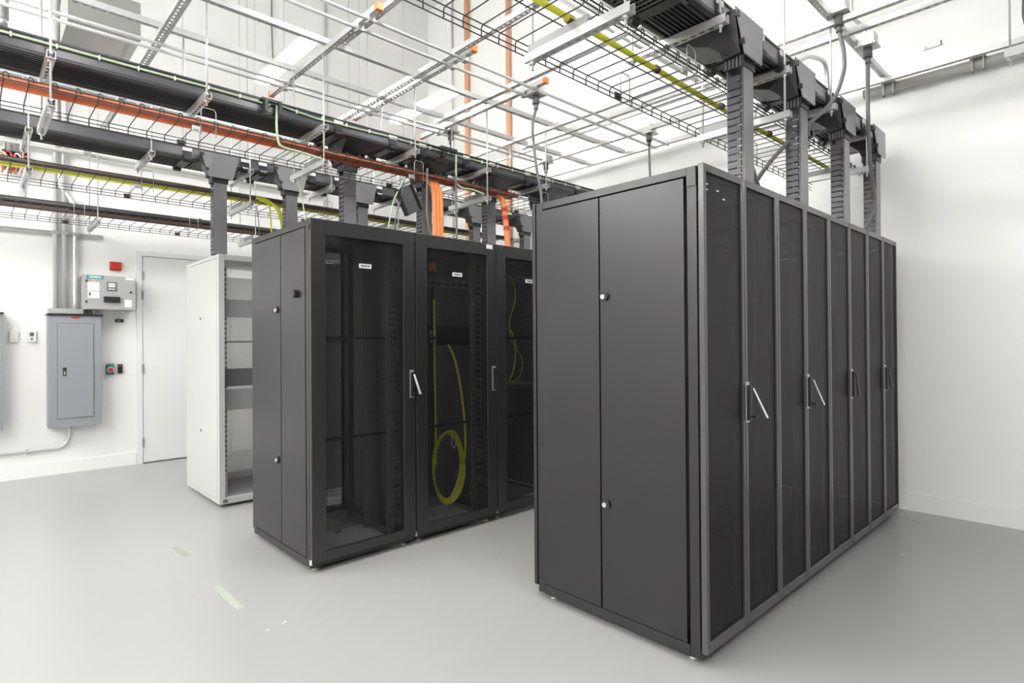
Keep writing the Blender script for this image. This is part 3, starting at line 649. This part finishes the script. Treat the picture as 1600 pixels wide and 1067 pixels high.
solo('grey_cord', MB().tube(smooth_path([(.84, .2, 2.62), (.97, .2, 2.44), (1.12, .2, 2.27)]), .013, 8), M_greyc, 'short grey cord slanting into the right row beside the first chute', 'cord', None, True)
for pts, lab in (([(.49, 2.80, 2.95), (.482, 2.80, 2.60), (.50, 2.80, 2.45), (.56, 2.80, 2.27)], 'grey cord curling down right of the orange bundle'), ([(.795, 2.80, 2.95), (.80, 2.80, 2.6), (.805, 2.80, 2.27)], 'grey cord hanging straight down further right of the orange bundle')):
    pts = [(p[0] + .0, p[1], p[2]) for p in pts]
    solo('grey_cord', MB().tube(smooth_path(pts), .009, 8), M_greyc, lab, 'cord', None, True)
solo('thin_wire', MB().tube(smooth_path([(-.44, 3.3, 2.83), (-.424, 3.3, 2.763), (-.393, 3.3, 2.638), (-.40, 3.22, 2.44), (-.4, 3.2, 2.27)]), .005, 6), M_green, 'thin pale green wire dropping onto the front left cabinet', 'wire', None, True)
solo('thin_wire', MB().tube(smooth_path([(-.375, 4.36, 2.76), (-.357, 4.36, 2.62), (-.352, 4.36, 2.5), (-.365, 4.36, 2.27)]), .004, 6), M_greyc, 'thin grey wire hanging left of the yellow cable drop', 'wire', None, True)
for k in range(2):
    x = .20 + .06 * k
    solo('thin_wire', MB().tube(smooth_path([(.30, 2.86, 2.84), (x + .02, 2.9, 2.65), (x, 2.95, 2.45), (x - .02 + .1 * k, 3.0, 2.27)]), .006, 6), M_green if k == 0 else M_greyc, ('pale green' if k == 0 else 'grey') + ' thin wire beside the tilted duct cover', 'wire', None, True)

# ------------------------------------------------------------------ upper left: sheet metal box, hanging cylinder
t = thing('duct_box', (-1.58, 4.12, 3.84), 'square sheet metal air box hanging at the upper left', 'air box')
part('shell', MB().box(-1.835, -1.375, 4.02, 4.48, 3.85, 4.15), M_sheet, t, bevel=.004)
part('collar', MB().cyl((-1.50, 4.12, 4.15), (-1.50, 4.12, 4.8), .05, 20), M_sheet, t, True)
t = thing('hanging_luminaire_stem', (-2.2, 3.6, 3.5), 'grey steel pipe end at the extreme upper left corner', 'pipe')
part('pipe', MB().cyl((-2.205, 3.6, 3.54), (-2.205, 3.6, 4.6), .028, 16), M_emt, t, True)
part('pipe_end', MB().cyl((-2.205, 3.6, 3.50), (-2.205, 3.6, 3.545), .022, 14), M_galv, t, True)

# ------------------------------------------------------------------ left wall equipment
def vpipe(x, y, z0, z1, r, lab, grp='wall conduits'):
    solo('wall_conduit', MB().cyl((x, y, z0), (x, y, z1), r, 14), M_emt, lab, 'conduit', grp, True)
vpipe(-1.645, 6.945, 1.86, ZC, .026, 'leftmost of three thick conduits rising from the grey panel')
vpipe(-1.570, 6.945, 1.86, ZC, .026, 'middle of three thick conduits rising from the grey panel')
solo('wall_conduit', MB().tube(smooth_path([(-1.470, 6.945, 1.86), (-1.470, 6.945, 2.5), (-1.470, 6.945, 2.85), (-1.475, 6.945, 3.0), (-1.52, 6.945, 3.12), (-1.60, 6.945, 3.25), (-1.61, 6.945, 3.5)], 5), .024, 14), M_emt, 'rightmost of three thick conduits, bending left near its top', 'conduit', 'wall conduits', True)
t = thing('gutter_box', (-1.56, 6.92, 1.80), 'flat grey wireway on top of the grey electrical panel', 'box')
part('shell', MB().box(-1.716, -1.405, 6.84, 7.0, 1.808, 1.862), M_boxgrey, t)
t = thing('electrical_panel', (-1.48, 6.91, .54), 'large grey electrical panel with hinged door on the left wall', 'electrical panel')
part('enclosure', MB().box(-1.725, -1.24, 6.82, 7.0, .542, 1.785), M_grey, t, bevel=.004)
part('hood', MB().box(-1.735, -1.228, 6.80, 7.0, 1.785, 1.800), M_plastb, t)
dp = part('door', MB().box(-1.640, -1.318, 6.812, 6.82, .642, 1.696), M_grey, t, bevel=.002)
part('door_seam', MB().box(-1.645, -1.313, 6.8185, 6.8198, .637, 1.701), M_greyin, t)
part('handle', MB().box(-1.597, -1.565, 6.806, 6.812, 1.112, 1.205), M_plastb, dp, bevel=.01); part('latch', MB().box(-1.588, -1.574, 6.802, 6.806, 1.125, 1.165), M_galv, dp)
for z in (.95, 1.15): part('hinge', MB().box(-1.318, -1.312, 6.81, 6.818, z, z + .07), M_greyin, dp)
part('warning_label', MB().box(-1.515, -1.445, 6.8185, 6.82, 1.752, 1.772), M_red, t, label='small red label')
t = thing('electrical_panel', (-2.25, 6.91, .54), 'grey electrical panel mostly beyond the left edge, black hood on top', 'electrical panel')
part('enclosure', MB().box(-2.58, -2.098, 6.82, 7.0, .56, 1.79), M_grey, t, bevel=.004); part('hood', MB().box(-2.59, -2.088, 6.80, 7.0, 1.79, 1.806), M_plastb, t)
part('door', MB().box(-2.50, -2.18, 6.812, 6.82, .66, 1.70), M_grey, t)
t = thing('control_box', (-1.17, 6.86, 1.855), 'grey control box with small screen and teal nameplate on the left wall', 'control box')
part('enclosure', MB().box(-1.417, -.921, 6.74, 7.0, 1.856, 2.25), M_boxgrey, t, bevel=.003)
part('lid', MB().box(-1.395, -.925, 6.722, 6.74, 1.86, 2.246), M_boxgrey, t, bevel=.003)
part('nameplate', MB().box(-1.39, -1.235, 6.719, 6.722, 2.203, 2.243), M_teal, t, label='teal nameplate with white letters')
text('nameplate_lettering', 'SIEMENS', .030, (-1.312, 6.7185, 2.223), M_paper, t, bold=.001)
sc = part('display', MB().box(-1.203, -1.110, 6.712, 6.722, 2.075, 2.178), M_greyin, t, bevel=.003); part('screen', MB().box(-1.190, -1.124, 6.710, 6.712, 2.115, 2.165), M_screen, sc)
pieces('display_key', MB().box(0, .012, 0, .003, 0, .012), M_paper, sc, [(-1.192 + .0175 * k, 6.709, 2.088) for k in range(4)])
part('disconnect_handle', MB().box(-1.235, -1.078, 6.69, 6.722, 1.942, 2.008), M_plastb, t, bevel=.008)
part('placard', MB().box(-1.382, -1.272, 6.7195, 6.722, 2.066, 2.165), M_paper, t); part('placard', MB().box(-1.380, -1.275, 6.7195, 6.722, 1.985, 2.058), M_paper, t); part('placard', MB().box(-1.033, -.962, 6.7195, 6.722, 1.892, 1.978), M_paper, t)
part('placard', MB().box(-1.022, -.935, 6.7195, 6.722, 2.208, 2.24), M_paper, t)
bolt = MB().loft([(-1.366, 6.719, 2.05), (-1.356, 6.719, 2.05), (-1.360, 6.719, 2.02), (-1.372, 6.719, 2.022)], [(-1.366, 6.7195, 2.05), (-1.356, 6.7195, 2.05), (-1.360, 6.7195, 2.02), (-1.372, 6.7195, 2.022)])
bolt.loft([(-1.362, 6.719, 2.030), (-1.350, 6.719, 2.032), (-1.368, 6.719, 1.992), (-1.370, 6.719, 1.993)], [(-1.362, 6.7195, 2.030), (-1.350, 6.7195, 2.032), (-1.368, 6.7195, 1.992), (-1.370, 6.7195, 1.993)])
part('hazard_mark', bolt, M_plastb, t)
part('round_sticker', MB().cyl((-1.325, 6.7195, 2.185), (-1.325, 6.722, 2.185), .014, 16), M_paper, t); part('sticker_mark', MB().cyl((-1.325, 6.7185, 2.185), (-1.325, 6.7195, 2.185), .008, 12), M_red, t)
part('lock', MB().cyl((-.970, 6.712, 2.066), (-.970, 6.722, 2.066), .012, 14), M_plastb, t)
for z in (1.93, 2.165): part('hinge', MB().box(-1.40, -1.384, 6.714, 6.722, z, z + .026), M_plastb, t)
solo('short_conduit', MB().cyl((-1.30, 6.90, 1.79), (-1.30, 6.90, 1.87), .016, 12), M_emt, 'short conduit joining the control box to the grey panel', 'conduit', None, True)
t = thing('alarm_box', (-1.08, 6.97, 2.34), 'red square alarm box above the control box', 'alarm')
part('back_plate', MB().box(-1.135, -1.018, 6.975, 7.0, 2.34, 2.444), M_red, t, bevel=.006); part('face', MB().box(-1.125, -1.028, 6.945, 6.975, 2.35, 2.434), M_red, t, bevel=.006)
t = thing('wall_switch', (-1.04, 6.96, 1.71), 'small black knob on the wall under the control box', 'switch')
part('body', MB().box(-1.085, -1.0, 6.955, 7.0, 1.722, 1.762), M_plastb, t, bevel=.012); part('dial', MB().cyl((-1.05, 6.945, 1.738), (-1.05, 6.955, 1.738), .018, 14), M_greyin, t, True)
t = thing('emergency_stop', (-1.13, 6.96, 1.10), 'green plate with round red emergency stop button', 'switch')
part('plate', MB().box(-1.172, -1.096, 6.96, 7.0, 1.102, 1.226), M_tealb, t, bevel=.004); part('ring', MB().cyl((-1.134, 6.945, 1.158), (-1.134, 6.96, 1.158), .036, 20), M_paper, t, True); part('button', MB().cyl((-1.134, 6.925, 1.158), (-1.134, 6.945, 1.158), .025, 18), M_red, t, True)
part('lettering_strip', MB().box(-1.165, -1.103, 6.9585, 6.96, 1.200, 1.216), M_teal, t)
t = thing('card_reader', (-1.035, 6.97, 1.11), 'narrow black wall reader right of the emergency stop', 'card reader')
part('body', MB().box(-1.058, -1.012, 6.965, 7.0, 1.112, 1.222), M_plastb, t, bevel=.004); part('light_bar', MB().box(-1.05, -1.02, 6.963, 6.965, 1.20, 1.206), M_midgrey, t)
t = thing('wall_sensor', (-2.0, 6.98, 1.49), 'plain white square wall sensor near the left edge', 'sensor')
part('body', MB().box(-2.037, -1.963, 6.972, 7.0, 1.492, 1.61), M_plastw, t, bevel=.004); part('groove', MB().box(-2.03, -1.97, 6.9712, 6.972, 1.52, 1.524), M_midgrey, t)
t = thing('thermostat', (-1.85, 6.98, 1.49), 'white thermostat with dark display left of the grey panel', 'thermostat')
part('body', MB().box(-1.888, -1.812, 6.972, 7.0, 1.492, 1.61), M_plastw, t, bevel=.004); part('display', MB().box(-1.868, -1.832, 6.970, 6.972, 1.555, 1.598), M_greyin, t); part('button', MB().cyl((-1.85, 6.966, 1.525), (-1.85, 6.972, 1.525), .012, 14), M_greyin, t)
t = thing('low_conduit', (-1.7, 6.96, .28), 'thin conduit curving from the panel bottom to the left along the wall', 'conduit')
part('pipe', MB().tube(smooth_path([(-1.52, 6.975, .545), (-1.522, 6.975, .45), (-1.54, 6.975, .37), (-1.585, 6.975, .315), (-1.65, 6.975, .295), (-1.8, 6.975, .295), (-2.6, 6.975, .297)], 5), .013, 10), M_emt, t, True)
part('strap', MB().box(-1.90, -1.875, 6.965, 7.0, .265, .315), M_galv, t)
for a, b, lab in ((-2.7, -1.20, 'horizontal strut fixed to the wall behind the thick conduits'),):
    t = thing('wall_strut', ((a + b) / 2, 6.98, 2.70), lab, 'strut'); part('rail', MB().box(a, b, 6.972, 7.0, 2.695, 2.740).box(a, b, 6.966, 6.972, 2.728, 2.74).box(a, b, 6.966, 6.972, 2.695, 2.707), M_galv, t)
    for x in (-1.645, -1.57, -1.47): part('clamp', MB().box(x - .034, x + .034, 6.91, 6.972, 2.70, 2.735), M_galv, t)
t = thing('wall_strut', (-1.93, 6.97, 3.05), 'short upright slotted strut on the wall under the junction box', 'strut'); part('rail', MB().box(-1.95, -1.91, 6.96, 7.0, 2.98, 3.24), M_galv, t)
solo('beige_pipe', MB().cyl((-3.0, 6.90, 3.648), (1.5, 6.90, 3.63), .022, 12), M_beige, 'pale beige horizontal pipe high along the left wall', 'pipe', None, True)
t = thing('wall_bell', (-.166, 6.97, 3.0), 'round black disc on the wall above the door', 'bell'); part('disc', MB().cyl((-.166, 6.955, 3.04), (-.166, 7.0, 3.04), .045, 24), M_plastb, t, True); part('rim', MB().cyl((-.166, 6.985, 3.04), (-.166, 7.0, 3.04), .052, 24), M_plastw, t, True)
t = thing('junction_box', (-1.98, 6.93, 3.36), 'open dark junction box with loose orange wires at the left edge', 'junction box')
part('shell', MB().box(-2.10, -1.885, 6.97, 7.0, 3.36, 3.54).box(-2.10, -2.09, 6.86, 6.97, 3.36, 3.54).box(-1.895, -1.885, 6.86, 6.97, 3.36, 3.54).box(-2.09, -1.895, 6.86, 6.97, 3.53, 3.54).box(-2.09, -1.895, 6.86, 6.97, 3.36, 3.37), M_greyin, t)
for k in range(7):
    x = -2.14 + .035 * k
    part('loose_wire', MB().tube(smooth_path([(x, 6.93, 3.38), (x + .01, 6.84, 3.48 + .02 * (k % 3)), (x + .05, 6.80, 3.47 - .03 * (k % 2)), (x + .06, 6.84, 3.38), (x + .04, 6.9, 3.30)]), .009, 6), (M_orange, M_plastw, M_red)[k % 3], t, True)
for k in range(5): part('stub_conduit', MB().cyl((-2.07 + .04 * k, 6.95, 3.54), (-2.07 + .04 * k, 6.95, 3.95), .013, 10), M_emt, t, True)
# vertical pipes on the upper walls
solo('wall_conduit', MB().cyl((1.584, 6.965, 3.0), (1.584, 6.965, ZC), .018, 12), M_emt, 'grey vertical conduit high on the wall left of the orange pipes', 'conduit', None, True)
solo('wall_wire', MB().tube(smooth_path([(.775, 6.97, ZC), (.776, 6.97, 6.2), (.78, 6.97, 5.8), (.80, 6.97, 5.45), (.86, 6.97, 5.30)]), .008, 8), M_greyc, 'thin dark wire hanging down the upper left wall', 'wire', None, True)
solo('corner_conduit', MB().cyl((3.44, 6.26, 3.0), (3.44, 6.26, ZC), .014, 12), M_emt, 'grey vertical conduit by the corner next to the left orange pipe', 'conduit', None, True)
solo('orange_pipe', MB().cyl((3.42, 5.86, 0), (3.42, 5.86, ZC), .040, 14), M_orpipe, 'left one of two upright orange pipes by the corner', 'pipe', 'upright orange pipes', True)
solo('orange_pipe', MB().cyl((3.42, 4.90, 0), (3.42, 4.90, ZC), .036, 14), M_orpipe, 'right one of two upright orange pipes by the corner', 'pipe', 'upright orange pipes', True)

# ------------------------------------------------------------------ right wall equipment
t = thing('wall_pipe', (3.41, -.3, 3.58), 'thick pale beige pipe along the top of the right wall with two clevis brackets', 'pipe')
part('pipe', MB().cyl((3.40, .28, 3.625), (3.40, -3.0, 3.595), .042, 16), M_beige, t, True)
for y in (.08, -.52):
    for dy in (-.035, .035):
        b = part('bracket_arm', MB().box(3.33, 3.36, y + dy - .004, y + dy + .004, 3.55, 3.66), M_beige, t)
    part('bracket_plate', MB().box(3.325, 3.47, y - .05, y + .05, 3.645, 3.655), M_beige, t)
    for dy in (-.035, .035): part('bracket_bolt', MB().cyl((3.345, y + dy, 3.535), (3.345, y + dy, 3.55), .008, 8), M_greyin, t)
t = thing('wall_bracket', (3.46, -.22, 3.88), 'tiny steel bracket high on the right wall', 'bracket')
part('arm', MB().cyl((3.465, -.16, 3.885), (3.465, -.28, 3.89), .005, 8).box(3.45, 3.474, -.165, -.15, 3.88, 3.91), M_rod, t)
part('screw', MB().cyl((3.455, -.27, 3.885), (3.455, -.27, 3.92), .005, 8), M_greyin, t)
t = thing('trapeze_hanger', (3.0, -.85, 3.45), 'steel hanger by the top right corner, single rail on one rod', 'hanger', 'trapeze hangers')
part('rail', strut('y', 3.0, -1.4, -.715, 3.455, .041, .062), M_galv, t)
part('threaded_rod', MB().cyl((3.0, -.745, 3.385), (3.0, -.745, ZC), .007, 8), M_rod, t, True)
part('nut', MB().cyl((3.0, -.745, 3.43), (3.0, -.745, 3.455), .016, 6), M_galv, t)
solo('black_hose', MB().tube(smooth_path([(3.0, -.87, 4.2), (3.0, -.845, 3.8), (3.0, -.85, 3.68), (3.0, -.87, 3.62), (3.0, -.93, 3.58)]), .035, 14), M_duct, 'thick black hose at the top right corner', 'hose', None, True)

# ------------------------------------------------------------------ floor marks
def strip(name, pts, wd, m, lab, cat='tape'):
    (xa, ya), (xb, yb) = pts; dv = Vector((xb - xa, yb - ya, 0)); nv = Vector((-dv.y, dv.x, 0)).normalized() * wd / 2
    q = [Vector((xa, ya, 0)) + nv, Vector((xb, yb, 0)) + nv, Vector((xb, yb, 0)) - nv, Vector((xa, ya, 0)) - nv]
    solo(name, MB().loft([p + Vector((0, 0, .0002)) for p in q], [p + Vector((0, 0, .0012)) for p in q]), m, lab, cat)
strip('floor_tape', ((-1.285, 2.50), (-1.28, 2.09)), .042, M_tape, 'strip of green tape on the floor in front of the left row')
strip('floor_tape', ((-1.285, 3.43), (-1.272, 3.18)), .042, M_tape2, 'short grey-green tape strip on the floor, further back')
for k, (x, y, s) in enumerate(((-1.19, 1.75, .012), (-1.28, 1.73, .009), (2.2, -.25, .012))):
    solo('floor_scrap', MB().loft([(x, y, .0003), (x + s * 3, y + s, .0003), (x + s * 2.4, y + s * 2, .0003)], [(x, y, .002), (x + s * 3, y + s, .002), (x + s * 2.4, y + s * 2, .002)]), M_paper, ('white paper scrap on the floor below the green tape', 'smaller white scrap left of the paper scrap', 'pale scrap on the floor beside the right row')[k], 'scrap')
